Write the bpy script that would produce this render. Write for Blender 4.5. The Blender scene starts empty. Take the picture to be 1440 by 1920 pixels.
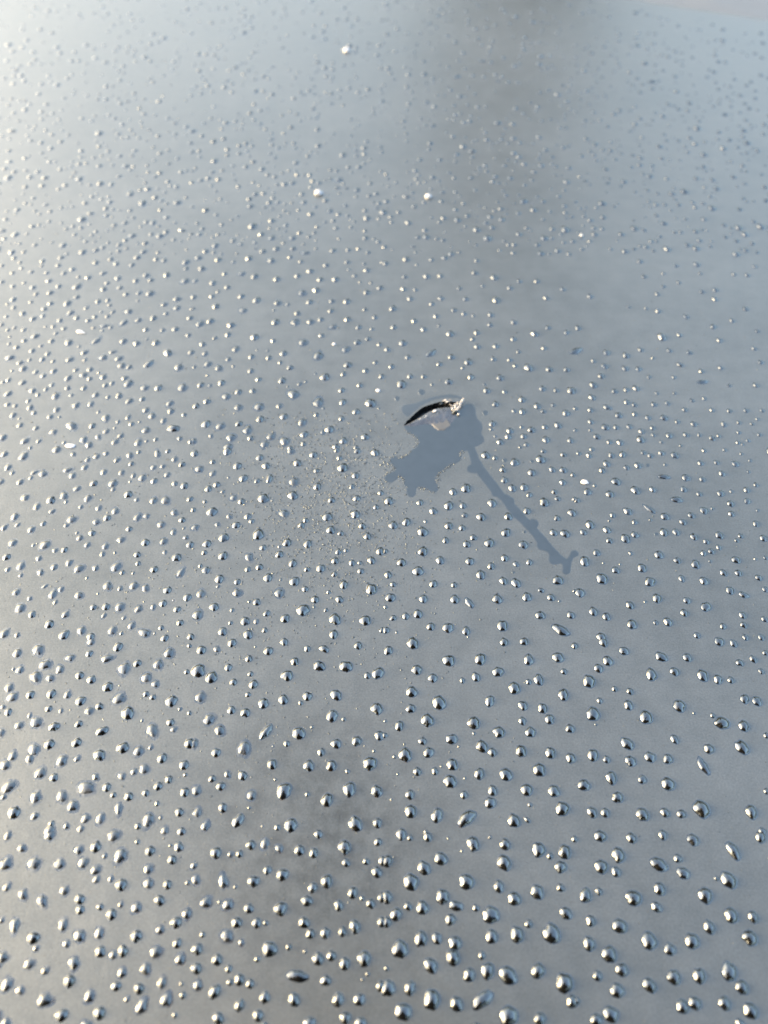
import bpy, bmesh, math, random
from mathutils import Vector, Matrix, noise
from mathutils.geometry import delaunay_2d_cdt

R = math.radians
scene = bpy.context.scene
C = scene.collection

# ------------------------------------------------------------------ camera
GROUND_Z = -0.95     # the panel lies at z = 0, the ground below it
CAM_H = 0.154        # height of the lens above the panel
PITCH = R(52.0)      # below the horizontal
FPX = 1450.0         # focal length in photograph pixels (1440 x 1920)
cam_d = bpy.data.cameras.new('camera')
cam = bpy.data.objects.new('camera', cam_d)
C.objects.link(cam)
cam.location = (0, 0, CAM_H)
cam.rotation_euler = (R(90) - PITCH, 0, 0)
cam_d.sensor_fit = 'VERTICAL'
cam_d.sensor_height = 7.2
cam_d.sensor_width = 5.4
cam_d.lens = 7.2 * FPX / 1920.0
cam_d.clip_start = 0.005
cam_d.clip_end = 3000
cam_d.dof.use_dof = True
cam_d.dof.focus_distance = 0.176
cam_d.dof.aperture_fstop = cam_d.lens / 2.2     # 2.2 mm wide opening
scene.camera = cam

# ------------------------------------------------------------------ light
SUN_EL, SUN_AZ = R(10.0), R(-83.0)     # azimuth from +Y, negative to the left
world = bpy.data.worlds.new('World')
scene.world = world
world.use_nodes = True
wn = world.node_tree
bg = wn.nodes['Background']
sky = wn.nodes.new('ShaderNodeTexSky')
sky.sky_type = 'NISHITA'
sky.sun_disc = False
sky.sun_elevation = SUN_EL
sky.sun_rotation = SUN_AZ
sky.air_density = 1.0
sky.dust_density = 10.0
sky.ozone_density = 1.0
wn.links.new(sky.outputs[0], bg.inputs[0])
bg.inputs[1].default_value = 0.15
sd = bpy.data.lights.new('sun', 'SUN')
sun = bpy.data.objects.new('sun', sd)
C.objects.link(sun)
sd.energy = 0.5
sd.angle = R(110)
sd.color = (.36, .305, .24)
sdir = Vector((math.sin(SUN_AZ) * math.cos(SUN_EL), math.cos(SUN_AZ) * math.cos(SUN_EL), math.sin(SUN_EL)))
sun.rotation_euler = sdir.to_track_quat('Z', 'Y').to_euler()
sun.location = (-1, .5, 2)
vs = scene.view_settings
vs.view_transform = 'Standard'
vs.look = 'None'
vs.gamma = 1
vs.use_curve_mapping = False
vs.exposure = 4.25

# ------------------------------------------------------------------ helpers
def at(x, y, z=0.0):
    """photograph pixel -> point on the panel (x, y in metres)"""
    dx, dy = (x - 720.0) / FPX, (y - 960.0) / FPX
    fwd = Vector((0, math.cos(PITCH), -math.sin(PITCH)))
    up = Vector((0, math.sin(PITCH), math.cos(PITCH)))
    d = fwd + Vector((1, 0, 0)) * dx - up * dy
    t = (CAM_H - z) / -d.z
    return Vector((d.x * t, d.y * t))
def scale_at(x, y):
    """metres for each photograph pixel, across the view, on the panel"""
    dy = (y - 960.0) / FPX
    t = CAM_H / (math.sin(PITCH) + math.cos(PITCH) * dy)
    return t / FPX
def tag(o, label=None, cat=None, group=None, kind=None):
    if label: o['label'] = label
    if cat: o['category'] = cat
    if group: o['group'] = group
    if kind: o['kind'] = kind
    return o
def link(name, me, mat=None, parent=None):
    o = bpy.data.objects.new(name, me)
    C.objects.link(o)
    if mat and me is not None and not me.materials: me.materials.append(mat)
    if parent: o.parent = parent
    return o
def mesh(name, verts, faces, smooth=True):
    me = bpy.data.meshes.new(name)
    me.from_pydata(verts, [], faces)
    me.update()
    if smooth:
        me.polygons.foreach_set('use_smooth', [True] * len(me.polygons))
    return me
def principled(name, col, rough, ior=1.45):
    m = bpy.data.materials.new(name)
    m.use_nodes = True
    p = m.node_tree.nodes['Principled BSDF']
    p.inputs['Base Color'].default_value = (*col, 1)
    p.inputs['Roughness'].default_value = rough
    p.inputs['IOR'].default_value = ior
    return m, m.node_tree, p
def nz(nt, scale, detail=4, rough=.6, coord=None):
    n = nt.nodes.new('ShaderNodeTexNoise')
    n.inputs['Scale'].default_value = scale
    n.inputs['Detail'].default_value = detail
    n.inputs['Roughness'].default_value = rough
    if coord is None:
        coord = nt.nodes.new('ShaderNodeTexCoord').outputs['Object']
    nt.links.new(coord, n.inputs['Vector'])
    return n
def ramp(nt, src, a, b, ca, cb):
    m = nt.nodes.new('ShaderNodeMapRange')
    m.inputs['From Min'].default_value = a
    m.inputs['From Max'].default_value = b
    m.inputs['To Min'].default_value = ca
    m.inputs['To Max'].default_value = cb
    nt.links.new(src, m.inputs['Value'])
    return m.outputs[0]

# ------------------------------------------------------------------ materials
def panel_material():
    """dark paint under a thin, slightly milky glaze of frost"""
    m, nt, p = principled('frosted_dark_paint', (.01, .01, .01), .35, 1.33)
    p.inputs['Metallic'].default_value = .66
    co = nt.nodes.new('ShaderNodeTexCoord').outputs['Object']
    big = nz(nt, 14, 5, .6, co)
    mid = nz(nt, 160, 6, .65, co)
    fine = nz(nt, 1900, 3, .6, co)
    add = nt.nodes.new('ShaderNodeMath'); add.operation = 'ADD'
    nt.links.new(ramp(nt, big.outputs[0], .3, .7, -.25, .25), add.inputs[0])
    nt.links.new(ramp(nt, mid.outputs[0], .3, .7, .3, .7), add.inputs[1])
    mp = nt.nodes.new('ShaderNodeMapping')
    mp.inputs['Rotation'].default_value = (0, 0, R(28))
    mp.inputs['Scale'].default_value = (40, 420, 1)
    nt.links.new(co, mp.inputs['Vector'])
    stk = nz(nt, 1.0, 4, .65, mp.outputs[0])
    add2 = nt.nodes.new('ShaderNodeMath'); add2.operation = 'ADD'
    nt.links.new(add.outputs[0], add2.inputs[0])
    nt.links.new(ramp(nt, stk.outputs[0], .3, .7, -.05, .05), add2.inputs[1])
    add = add2
    mix = nt.nodes.new('ShaderNodeMix'); mix.data_type = 'RGBA'
    mix.inputs['A'].default_value = (.063, .0690, .0680, 1)
    mix.inputs['B'].default_value = (.098, .1050, .1040, 1)
    nt.links.new(add.outputs[0], mix.inputs['Factor'])
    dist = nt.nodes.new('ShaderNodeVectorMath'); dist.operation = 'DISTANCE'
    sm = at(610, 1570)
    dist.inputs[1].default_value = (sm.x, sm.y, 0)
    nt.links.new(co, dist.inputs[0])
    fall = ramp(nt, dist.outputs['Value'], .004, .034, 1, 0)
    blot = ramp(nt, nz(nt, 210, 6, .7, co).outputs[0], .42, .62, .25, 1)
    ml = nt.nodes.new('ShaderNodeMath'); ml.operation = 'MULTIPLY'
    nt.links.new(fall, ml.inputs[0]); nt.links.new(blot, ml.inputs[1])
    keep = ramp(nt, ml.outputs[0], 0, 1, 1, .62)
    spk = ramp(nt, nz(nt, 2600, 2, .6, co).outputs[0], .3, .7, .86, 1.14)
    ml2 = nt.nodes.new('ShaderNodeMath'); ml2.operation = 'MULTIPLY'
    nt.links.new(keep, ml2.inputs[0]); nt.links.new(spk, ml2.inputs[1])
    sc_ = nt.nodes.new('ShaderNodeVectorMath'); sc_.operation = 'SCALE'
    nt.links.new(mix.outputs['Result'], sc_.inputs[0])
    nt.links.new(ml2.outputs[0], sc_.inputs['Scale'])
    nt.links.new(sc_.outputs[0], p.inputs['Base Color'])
    nt.links.new(ramp(nt, add.outputs[0], 0, 1, .33, .43), p.inputs['Roughness'])
    b1 = nt.nodes.new('ShaderNodeBump')
    b1.inputs['Strength'].default_value = .35
    b1.inputs['Distance'].default_value = .00006
    nt.links.new(fine.outputs[0], b1.inputs['Height'])
    b2 = nt.nodes.new('ShaderNodeBump')
    b2.inputs['Strength'].default_value = .25
    b2.inputs['Distance'].default_value = .0003
    nt.links.new(mid.outputs[0], b2.inputs['Height'])
    nt.links.new(b1.outputs[0], b2.inputs['Normal'])
    nt.links.new(b2.outputs[0], p.inputs['Normal'])
    return m
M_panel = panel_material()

def drop_material():
    m, nt, p = principled('clear_ice_drop', (.086, .091, .0905), .07, 1.42)
    p.inputs['Metallic'].default_value = .97
    co = nt.nodes.new('ShaderNodeTexCoord').outputs['Object']
    g = nt.nodes.new('ShaderNodeNewGeometry').outputs['Position']
    n = nz(nt, 700, 3, .5, g)
    b = nt.nodes.new('ShaderNodeBump')
    b.inputs['Strength'].default_value = .45
    b.inputs['Distance'].default_value = .0003
    nt.links.new(n.outputs[0], b.inputs['Height'])
    nt.links.new(b.outputs[0], p.inputs['Normal'])
    nt.links.new(ramp(nt, nz(nt, 350, 2, .5, g).outputs[0], .35, .65, .06, .15), p.inputs['Roughness'])
    return m
M_drop = drop_material()
M_glaze = M_drop.copy()
M_glaze.name = 'glazed_ice_drop'
for n_ in M_glaze.node_tree.nodes:
    if n_.type == 'MAP_RANGE':
        n_.inputs['To Min'].default_value, n_.inputs['To Max'].default_value = .20, .36

def noisy(name, c0, c1, scale, r0, r1, bump=0, bd=.0002, ior=1.4, metal=0):
    m, nt, p = principled(name, c0, r0, ior)
    p.inputs['Metallic'].default_value = metal
    co = nt.nodes.new('ShaderNodeTexCoord').outputs['Object']
    n = nz(nt, scale, 5, .6, co)
    mix = nt.nodes.new('ShaderNodeMix'); mix.data_type = 'RGBA'
    mix.inputs['A'].default_value = (*c0, 1)
    mix.inputs['B'].default_value = (*c1, 1)
    nt.links.new(ramp(nt, n.outputs[0], .35, .65, 0, 1), mix.inputs['Factor'])
    nt.links.new(mix.outputs['Result'], p.inputs['Base Color'])
    nt.links.new(ramp(nt, n.outputs[0], .35, .65, r0, r1), p.inputs['Roughness'])
    if bump:
        b = nt.nodes.new('ShaderNodeBump')
        b.inputs['Strength'].default_value = bump
        b.inputs['Distance'].default_value = bd
        nt.links.new(n.outputs[0], b.inputs['Height'])
        nt.links.new(b.outputs[0], p.inputs['Normal'])
    return m
def wet_material(name, c0, c1, rough):
    m, nt, p = principled(name, c0, rough, 1.36)
    p.inputs['Metallic'].default_value = .85
    co = nt.nodes.new('ShaderNodeTexCoord').outputs['Object']
    n = nz(nt, 300, 5, .6, co)
    at_ = nt.nodes.new('ShaderNodeAttribute'); at_.attribute_name = 'wetness'
    mix = nt.nodes.new('ShaderNodeMix'); mix.data_type = 'RGBA'
    mix.inputs['A'].default_value = (*c0, 1)
    mix.inputs['B'].default_value = (*c1, 1)
    nt.links.new(ramp(nt, n.outputs[0], .35, .65, 0, 1), mix.inputs['Factor'])
    mx2 = nt.nodes.new('ShaderNodeMix'); mx2.data_type = 'RGBA'
    mx2.inputs['A'].default_value = (.077, .0835, .0832, 1)
    nt.links.new(mix.outputs['Result'], mx2.inputs['B'])
    nt.links.new(at_.outputs['Fac'], mx2.inputs['Factor'])
    nt.links.new(mx2.outputs['Result'], p.inputs['Base Color'])
    nt.links.new(ramp(nt, at_.outputs['Fac'], 0, 1, .38, rough), p.inputs['Roughness'])
    nt.links.new(ramp(nt, at_.outputs['Fac'], 0, 1, .68, .86), p.inputs['Metallic'])
    return m
M_wet = wet_material('meltwater_film', (.064, .073, .075), (.070, .079, .081), .28)
M_film = wet_material('thin_damp_film', (.072, .080, .081), (.078, .086, .087), .33)
M_crumb = noisy('frost_crumb', (.052, .057, .057), (.078, .084, .084), 900, .35, .5, metal=.9)
M_lip = noisy('pale_ice_lip', (.072, .072, .073), (.095, .093, .093), 500, .2, .35, .5, .0004, metal=.8)
M_flake = noisy('tan_frost_flake', (.078, .076, .071), (.086, .083, .078), 500, .4, .55, metal=.7)
M_white = noisy('white_ice', (.26, .26, .265), (.36, .36, .36), 900, .2, .4)
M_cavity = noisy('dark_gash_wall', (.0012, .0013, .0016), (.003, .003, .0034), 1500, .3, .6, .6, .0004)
M_ground = noisy('wet_asphalt', (.048, .057, .067), (.058, .067, .077), 3, .5, .8)
M_coat = noisy('dark_coat_cloth', (.004, .004, .005), (.007, .007, .008), 60, .8, .95)
M_skin = noisy('skin', (.35, .2, .15), (.42, .25, .19), 40, .45, .55)
M_hair = noisy('dark_hair', (.01, .008, .006), (.02, .015, .012), 120, .5, .7)
M_phone = noisy('black_phone_shell', (.006, .006, .007), (.009, .009, .01), 40, .2, .3)
M_lens = noisy('lens_glass', (.002, .002, .003), (.004, .004, .006), 40, .03, .06)

# ------------------------------------------------------------------ outlines on the panel (photograph pixels)
def px(zoom, ox, oy, pts):
    return [(ox + a / zoom, oy + b / zoom) for a, b in pts]
SLIT_UP = px(8, 740, 720, [(135,627),(180,560),(240,505),(310,440),(370,385),(430,345),(500,320),(580,295),(660,272),(730,262),(800,262),(860,270),(945,270)])
SLIT_LO = px(8, 740, 720, [(230,590),(300,545),(370,510),(440,465),(520,418),(600,385),(680,360),(760,350),(820,352),(850,332),(890,300)])
SLIT = SLIT_UP + SLIT_LO[::-1]
PATCH = px(4, 640, 680, [(470,482),(490,500),(500,520),(560,545),(590,590),(575,630),(540,650),(510,690),(470,715),(440,720),(405,705),(375,715),(365,745),
    (385,765),(415,790),(405,815),(370,830),(335,850),(325,875),(345,895),(380,893),(410,870),(425,850),(445,848),(480,870),(470,905),(480,925),(495,935),
    (490,970),(505,1000),(530,1005),(550,985),(553,950),(560,930),(600,930),(640,940),(670,960),(700,970),(718,955),(712,920),(700,890),(705,850),(740,815),
    (790,780),(830,755),(880,740),(895,710),(885,690),(870,680),(900,660),(945,655),(960,680)]) + \
  px(4.8, 850, 820, [(165,240),(130,265),(125,295),(150,315),(210,315),(250,370),(300,430),(345,490),(350,520),(390,530),(440,570),(500,660),(560,720),(620,780),
    (680,840),(720,890),(760,950),(755,975),(770,1000),(810,1010),(850,1030),(870,1060),(860,1100),(875,1130),(910,1140),(960,1125),(985,1140),(990,1180),(985,1220),
    (1010,1230),(1040,1215),(1045,1170),(1055,1110),(1075,1075),(1110,1065),(1122,1045),(1100,1022),(1065,1025),(1055,1060),(1025,1100),(990,1090),(960,1060),
    (900,1000),(850,940),(800,880),(750,830),(740,805),(760,780),(745,745),(710,740),(680,750),(640,710),(590,650),(540,600),(535,555),(500,535),(450,510),(420,470),
    (380,410),(330,350),(300,310),(260,260),(230,210),(205,150),(180,80)]) + \
  px(4, 640, 680, [(1030,615),(1065,590),(1060,560),(1040,530),(1050,490),(1040,450),(1010,420),(1000,380),(995,330),(970,310),(930,315),(900,350),(870,380),
    (820,420),(740,430),(640,440),(560,455)])
FILM_UP = px(4, 640, 680, [(452,345),(462,325),(500,315),(560,305),(620,280),(700,255),(790,240),(850,243),(912,268),(890,268),(850,262),(780,260),(700,270),(640,296),(585,326),(535,366),(490,408),(474,390),(460,370)])

def inside(p, poly):
    c = False
    n = len(poly)
    for i in range(n):
        (x1, y1), (x2, y2) = poly[i], poly[i - 1]
        if (y1 > p[1]) != (y2 > p[1]) and p[0] < (x2 - x1) * (p[1] - y1) / (y2 - y1) + x1:
            c = not c
    return c
def seg_dist(p, poly, closed=True):
    best = 1e9
    n = len(poly)
    for i in range(n if closed else n - 1):
        a, b = poly[i], poly[(i + 1) % n]
        dx, dy = b[0] - a[0], b[1] - a[1]
        L = dx * dx + dy * dy or 1e-9
        t = max(0, min(1, ((p[0] - a[0]) * dx + (p[1] - a[1]) * dy) / L))
        best = min(best, math.hypot(p[0] - a[0] - t * dx, p[1] - a[1] - t * dy))
    return best
def dense(poly, step, amp, seed, closed=True):
    """resample an outline with small natural wiggles (photograph pixels)"""
    out = []
    n = len(poly)
    for i in range(n if closed else n - 1):
        a, b = poly[i], poly[(i + 1) % n]
        k = max(1, int(math.hypot(b[0] - a[0], b[1] - a[1]) / step))
        for j in range(k):
            t = j / k
            x, y = a[0] + (b[0] - a[0]) * t, a[1] + (b[1] - a[1]) * t
            v = noise.noise_vector(Vector((x * .35, y * .35, seed)))
            out.append((x + v.x * amp, y + v.y * amp))
    if not closed: out.append(poly[-1])
    return out
def smooth_loop(pts, n=1):
    for _ in range(n):
        m = len(pts)
        pts = [((pts[i - 1][0] + 2 * pts[i][0] + pts[(i + 1) % m][0]) / 4, (pts[i - 1][1] + 2 * pts[i][1] + pts[(i + 1) % m][1]) / 4) for i in range(m)]
    return pts

# ------------------------------------------------------------------ the setting: panel, ground
slit_pts = [at(*p) for p in dense(SLIT, 1.2, .9, 3)]
e1, e2 = at(1100, -10), at(1440, 40)
sl = (e2.y - e1.y) / (e2.x - e1.x)
edge_y = lambda x: e1.y + sl * (x - e1.x)
outer = [Vector((-.62, -.2)), Vector((.56, -.2)), Vector((.56, edge_y(.56))), Vector((-.62, edge_y(-.62)))]
n0 = len(slit_pts)
coords = list(slit_pts) + outer
edges = [(i, (i + 1) % n0) for i in range(n0)] + [(n0 + i, n0 + (i + 1) % 4) for i in range(4)]
grid_rnd = random.Random(1)
for i in range(60):
    for j in range(60):
        q = Vector((-.6 + 1.14 * i / 59, -.19 + .6 * j / 59))
        if q.y < edge_y(q.x) - .01:
            coords.append(q)
cv, ce, cf, *_ = delaunay_2d_cdt(coords, edges, [], 1, 1e-7)
slit_xy = [(v.x, v.y) for v in slit_pts]
faces = []
for f in cf:
    c = sum((cv[i] for i in f), Vector((0, 0))) / len(f)
    if not inside((c.x, c.y), slit_xy):
        faces.append(tuple(f))
verts = [(v.x, v.y, 0.0) for v in cv]
# rolled rim and skirt round the panel
key = {}
for i, v in enumerate(cv):
    for k, o in enumerate(outer):
        if (v - o).length < 1e-6: key[k] = i
cen = sum(outer, Vector((0, 0))) / 4
prev = [key[k] for k in range(4)]
for (off, dz) in ((.003, -.0005), (.006, -.002), (.0085, -.005), (.0095, -.009), (.0095, -.06)):
    cur = []
    for k, o in enumerate(outer):
        sx, sy = (-1 if k in (0, 3) else 1), (-1 if k < 2 else 1)
        verts.append((o.x + sx * off, o.y + sy * off, dz))
        cur.append(len(verts) - 1)
    for k in range(4):
        faces.append((prev[k], cur[k], cur[(k + 1) % 4], prev[(k + 1) % 4]))
    prev = cur
pm = mesh('iced_panel', verts, faces, smooth=False)
bm = bmesh.new(); bm.from_mesh(pm); bmesh.ops.recalc_face_normals(bm, faces=bm.faces); bm.to_mesh(pm); bm.free()
if pm.polygons[0].normal.z < 0: pm.flip_normals()
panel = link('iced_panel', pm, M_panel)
tag(panel, 'dark metal panel under a thin grey glaze of frost', kind='structure')

gm = mesh('ground', [(-900, -900, GROUND_Z), (900, -900, GROUND_Z), (900, 900, GROUND_Z), (-900, 900, GROUND_Z)], [(0, 1, 2, 3)], False)
tag(link('ground', gm, M_ground), 'pale grey ground far below the panel edge', kind='structure')

# ------------------------------------------------------------------ meltwater patch with its streak
def film(name, poly, mat, thick, seed, parent=None, step=2.0, amp=1.4, bevel=.00022):
    pts = smooth_loop(dense(poly, step, amp, seed), 1)
    P = [at(*p) for p in pts]
    n = len(P)
    cvs, _, fcs, *_ = delaunay_2d_cdt(P, [(i, (i + 1) % n) for i in range(n)], [], 1, 1e-8)
    pl = [(v.x, v.y) for v in P]
    V = [(v.x, v.y, thick) for v in cvs]
    F = []
    for f in fcs:
        c = sum((cvs[i] for i in f), Vector((0, 0))) / len(f)
        if inside((c.x, c.y), pl): F.append(tuple(f))
    area = sum(pl[i - 1][0] * pl[i][1] - pl[i][0] * pl[i - 1][1] for i in range(n))
    sgn = 1 if area > 0 else -1
    base = len(V)
    for i in range(n):
        t = (P[(i + 1) % n] - P[i - 1])
        t = t.normalized() if t.length > 0 else Vector((1, 0))
        o = P[i] + Vector((t.y, -t.x)) * sgn * bevel
        V.append((o.x, o.y, -.00002))
    lut = {}
    for i, v in enumerate(P):
        lut[i] = min(range(len(cvs)), key=lambda k: (cvs[k] - v).length_squared)
    for i in range(n):
        j = (i + 1) % n
        F.append((lut[i], base + i, base + j, lut[j]))
    me = mesh(name, V, F, False)
    bm = bmesh.new(); bm.from_mesh(me); bmesh.ops.recalc_face_normals(bm, faces=bm.faces); bm.to_mesh(me); bm.free()
    if sum(pp.normal.z * pp.area for pp in me.polygons) < 0: me.flip_normals()
    wt = me.attributes.new('wetness', 'FLOAT', 'POINT')
    wt.data.foreach_set('value', [1.0 if v.co.z > 0 else 0.0 for v in me.vertices])
    return link(name, me, mat, parent)
wet = film('meltwater_patch', PATCH, M_wet, .00004, 5, bevel=.0005)
tag(wet, 'smooth dark meltwater patch with a long thin streak running from the gash', 'water')
film_up = film('upper_film', FILM_UP, M_film, .00003, 6, wet, bevel=.00035)
SPOTS = [(720 + 280 / 4, 480 + 1020 / 4, 44), (720 + 97 / 4, 480 + 1068 / 4, 34), (720 + 758 / 4, 480 + 1175 / 4, 36), (720 + 905 / 4, 840 + 92 / 4, 30),
         (720 + 1108 / 4, 840 + 100 / 4, 24), (1080 + 535 / 4, 840 + 130 / 4, 26), (1080 + 600 / 4, 840 + 645 / 4, 26), (720 + 1055 / 4, 840 + 628 / 4, 22), (720 + 970 / 4, 840 + 932 / 4, 20)]
for (x, y, w) in SPOTS:
    circ = [(x + w / 8 * math.cos(a) * 1.1, y + w / 8 * math.sin(a)) for a in [k * math.pi / 6 for k in range(12)]]
    s = film('flat_wet_spot', circ, M_wet, .00005, x, None, 1.2, .8, .0001)
    tag(s, 'small flat dull wet spot lying level with the frosted panel', 'water spot', 'flat wet spots round the meltwater')

# ------------------------------------------------------------------ the gash
gash = link('gash', None)
gc = at(815, 778)
gash.location = (gc.x, gc.y, 0)
tag(gash, 'crescent shaped black gash with a raised pale lip and torn white end', 'gash')
def local(vs): return [(v[0] - gc.x, v[1] - gc.y, v[2]) for v in vs]
# hollow under the opening
V, F = [], []
n = n0
for dz, ins in ((0.0, 0), (-.0008, -.02), (-.0022, .1), (-.0026, .35)):
    c = sum(slit_pts, Vector((0, 0))) / n
    for i, v in enumerate(slit_pts):
        q = v.lerp(c, ins)
        j = noise.noise(Vector((v.x * 2500, v.y * 2500, dz * 3000))) * .00012 if dz else 0
        V.append((q.x + j, q.y + j, dz))
for k in range(3):
    for i in range(n):
        j = (i + 1) % n
        F.append((k * n + i, k * n + j, (k + 1) * n + j, (k + 1) * n + i))
F.append(tuple(range(3 * n, 4 * n)))
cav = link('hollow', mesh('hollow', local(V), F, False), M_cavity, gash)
# raised lip: from the lower slit edge out to a ragged foot
lo = dense([SLIT_UP[0]] + SLIT_LO[:9], 1.5, .3, 9, closed=False)
foot = dense(px(8, 740, 720, [(135,632),(200,632),(290,640),(400,618),(480,606),(540,610),(600,650),(660,684),(760,684),(830,640),(900,560),(930,500),(900,440),(870,400)]), 1.5, .8, 11, closed=False)
def resample(pts, m):
    L = [0]
    for a, b in zip(pts, pts[1:]): L.append(L[-1] + math.hypot(b[0] - a[0], b[1] - a[1]))
    out = []
    for k in range(m):
        d = L[-1] * k / (m - 1)
        i = max(i for i in range(len(L)) if L[i] <= d + 1e-9)
        i = min(i, len(pts) - 2)
        t = (d - L[i]) / ((L[i + 1] - L[i]) or 1)
        out.append((pts[i][0] + (pts[i + 1][0] - pts[i][0]) * t, pts[i][1] + (pts[i + 1][1] - pts[i][1]) * t))
    return out
NU, NV = 56, 16
lo_r, ft_r = resample(lo, NU), resample(foot, NU)
V, F = [], []
for i in range(NU):
    a, b = at(*lo_r[i]), at(*ft_r[i])
    u = i / (NU - 1)
    hmax = .0004 * math.sin(math.pi * min(1, u * .9 + .05)) ** .8
    for j in range(NV):
        t = j / (NV - 1)
        q = a.lerp(b, t)
        prof = min(1, (t + .04) / .36) ** .8 * min(1, (1 - t) / .62) ** 1.1
        nn = noise.fractal(Vector((q.x * 900, q.y * 900, 2)), 1, 2, 4)
        V.append((q.x, q.y, hmax * prof * (1 + .35 * nn) + (.00003 if 0 < j < NV - 1 else -.00003)))
for i in range(NU - 1):
    for j in range(NV - 1):
        F.append((i * NV + j, i * NV + j + 1, (i + 1) * NV + j + 1, (i + 1) * NV + j))
lipm = mesh('raised_lip', local(V), F)
if sum(pp.normal.z for pp in lipm.polygons) < 0: lipm.flip_normals()
lip = link('raised_lip', lipm, M_lip, gash)
lip['label'] = 'bulging pale grey ice lip along the lower edge of the gash'
# tan flake resting on the lip
fl = film('frost_flake', px(8, 740, 720, [(540,572),(600,560),(660,545),(735,515),(775,520),(790,560),(825,600),(825,635),(790,655),(760,682),(660,684),(610,650)]), M_flake, .00008, 8, None, 1.2, .8, .0005)
fl.parent = gash; fl.matrix_parent_inverse = Matrix.Translation((-gc.x, -gc.y, 0))
fl['label'] = 'flat tan frosted flake at the foot of the lip'
for v in fl.data.vertices:
    if v.co.z > 0: v.co.z += .00013
# torn end: shards, one mesh each
def shard(x, y, ln, wd, ang, tilt, mat, seed):
    rnd = random.Random(seed)
    s = scale_at(x, y)
    a = at(x, y)
    L, W = ln * s / 2, wd * s / 2
    V = []
    ring = 7
    secs = 5
    for k in range(secs):
        t = k / (secs - 1)
        r = W * (math.sin(math.pi * (.12 + .86 * t)) ** .7) * rnd.uniform(.75, 1.2)
        for i in range(ring):
            th = 2 * math.pi * i / ring
            q = rnd.uniform(.7, 1.25)
            V.append((-L + 2 * L * t + rnd.uniform(-.1, .1) * L, r * q * math.cos(th), r * q * .7 * math.sin(th)))
    F = [tuple(range(ring))[::-1], tuple(range((secs - 1) * ring, secs * ring))]
    for k in range(secs - 1):
        for i in range(ring):
            j = (i + 1) % ring
            F.append((k * ring + i, k * ring + j, (k + 1) * ring + j, (k + 1) * ring + i))
    Mx = Matrix.Translation((a.x - gc.x, a.y - gc.y, W * .6 + abs(math.sin(tilt)) * L * .8)) @ Matrix.Rotation(ang, 4, 'Z') @ Matrix.Rotation(-tilt, 4, 'Y')
    V = [tuple(Mx @ Vector(v)) for v in V]
    me = mesh('ice_shard', V, F, False)
    o = link('ice_shard', me, mat, gash)
    return o
SH = [(1000,310,120,34,R(62),R(35),0),(975,345,95,30,R(75),R(30),1),(930,400,90,36,R(50),R(25),0),(895,435,70,44,R(25),R(15),2),(865,385,60,26,R(110),R(20),0),
      (905,345,80,24,R(80),R(35),1),(960,465,42,34,R(20),R(10),0),(850,330,60,20,R(150),R(15),1),(750,255,60,22,R(25),R(15),0),(835,248,60,16,R(170),R(10),0),
      (790,275,70,18,R(10),R(10),1),(600,418,62,38,R(35),R(12),0),(470,495,44,22,R(35),R(10),0),(375,528,46,18,R(30),R(5),0),(585,395,80,14,R(25),R(5),2),
      (700,300,60,16,R(30),R(10),2),(940,305,50,20,R(100),R(30),1),(1022,270,70,20,R(65),R(35),0)]
M_torn = noisy('torn_ice', (.10, .096, .09), (.33, .315, .3), 1500, .2, .4)
for k, (a, b, ln, wd, ang, ti, mt) in enumerate(SH):
    shard(740 + a / 8, 720 + b / 8, ln / 7, wd / 6.5, ang, ti, (M_torn, M_torn, M_crumb)[mt], k)

# ------------------------------------------------------------------ frozen droplets
def drop_mesh(seed, segs=28, contact=57, foot=.22, spike=0.0, lumpy=.05):
    """unit-radius frozen drop: steep cap on a concave foot of glaze"""
    rnd = random.Random(seed)
    ph = [rnd.uniform(0, 6.28) for _ in range(6)]
    am = [rnd.uniform(.2, 1) * lumpy / (1 + m * .35) for m in range(6)]
    sa = rnd.uniform(0, 6.28)
    c = R(contact)
    Rr = 1 / math.sin(c)
    Rc = Rr * math.cos(c)
    H = Rr - Rc
    prof = []
    for k in (1, 2, 3, 4, 5, 6, 7):
        r = .96 * math.sin(k / 7 * math.pi / 2)
        prof.append((r, math.sqrt(Rr * Rr - r * r) - Rc))
    r0, z0 = prof[-1]
    for t in (.12, .3, .55, 1.0):
        prof.append((r0 + foot * t, z0 * (1 - t) ** 2 * (1 - .35 * t) - .006 * (t == 1.0)))
    tx, ty = rnd.uniform(-.08, .08), rnd.uniform(-.08, .08)
    verts, faces = [(tx, ty, H)], []
    for (r, z) in prof:
        for i in range(segs):
            a = 2 * math.pi * i / segs
            q = 1 + sum(am[m] * math.sin((m + 2) * a + ph[m]) for m in range(6)) * min(1, r * 1.2)
            if spike:
                d = math.cos(a - sa)
                q += spike * max(0, d) ** 6 * r
            k = max(0, 1 - r)
            verts.append((r * q * math.cos(a) + tx * k, r * q * math.sin(a) + ty * k, z))
    for i in range(segs):
        faces.append((0, 1 + i, 1 + (i + 1) % segs))
    for j in range(len(prof) - 1):
        b = 1 + j * segs
        for i in range(segs):
            k = (i + 1) % segs
            faces.append((b + i, b + segs + i, b + segs + k, b + k))
    me = mesh('frozen_droplet', verts, faces)
    me.materials.append(M_glaze if foot > .4 else M_drop)
    return me

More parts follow.
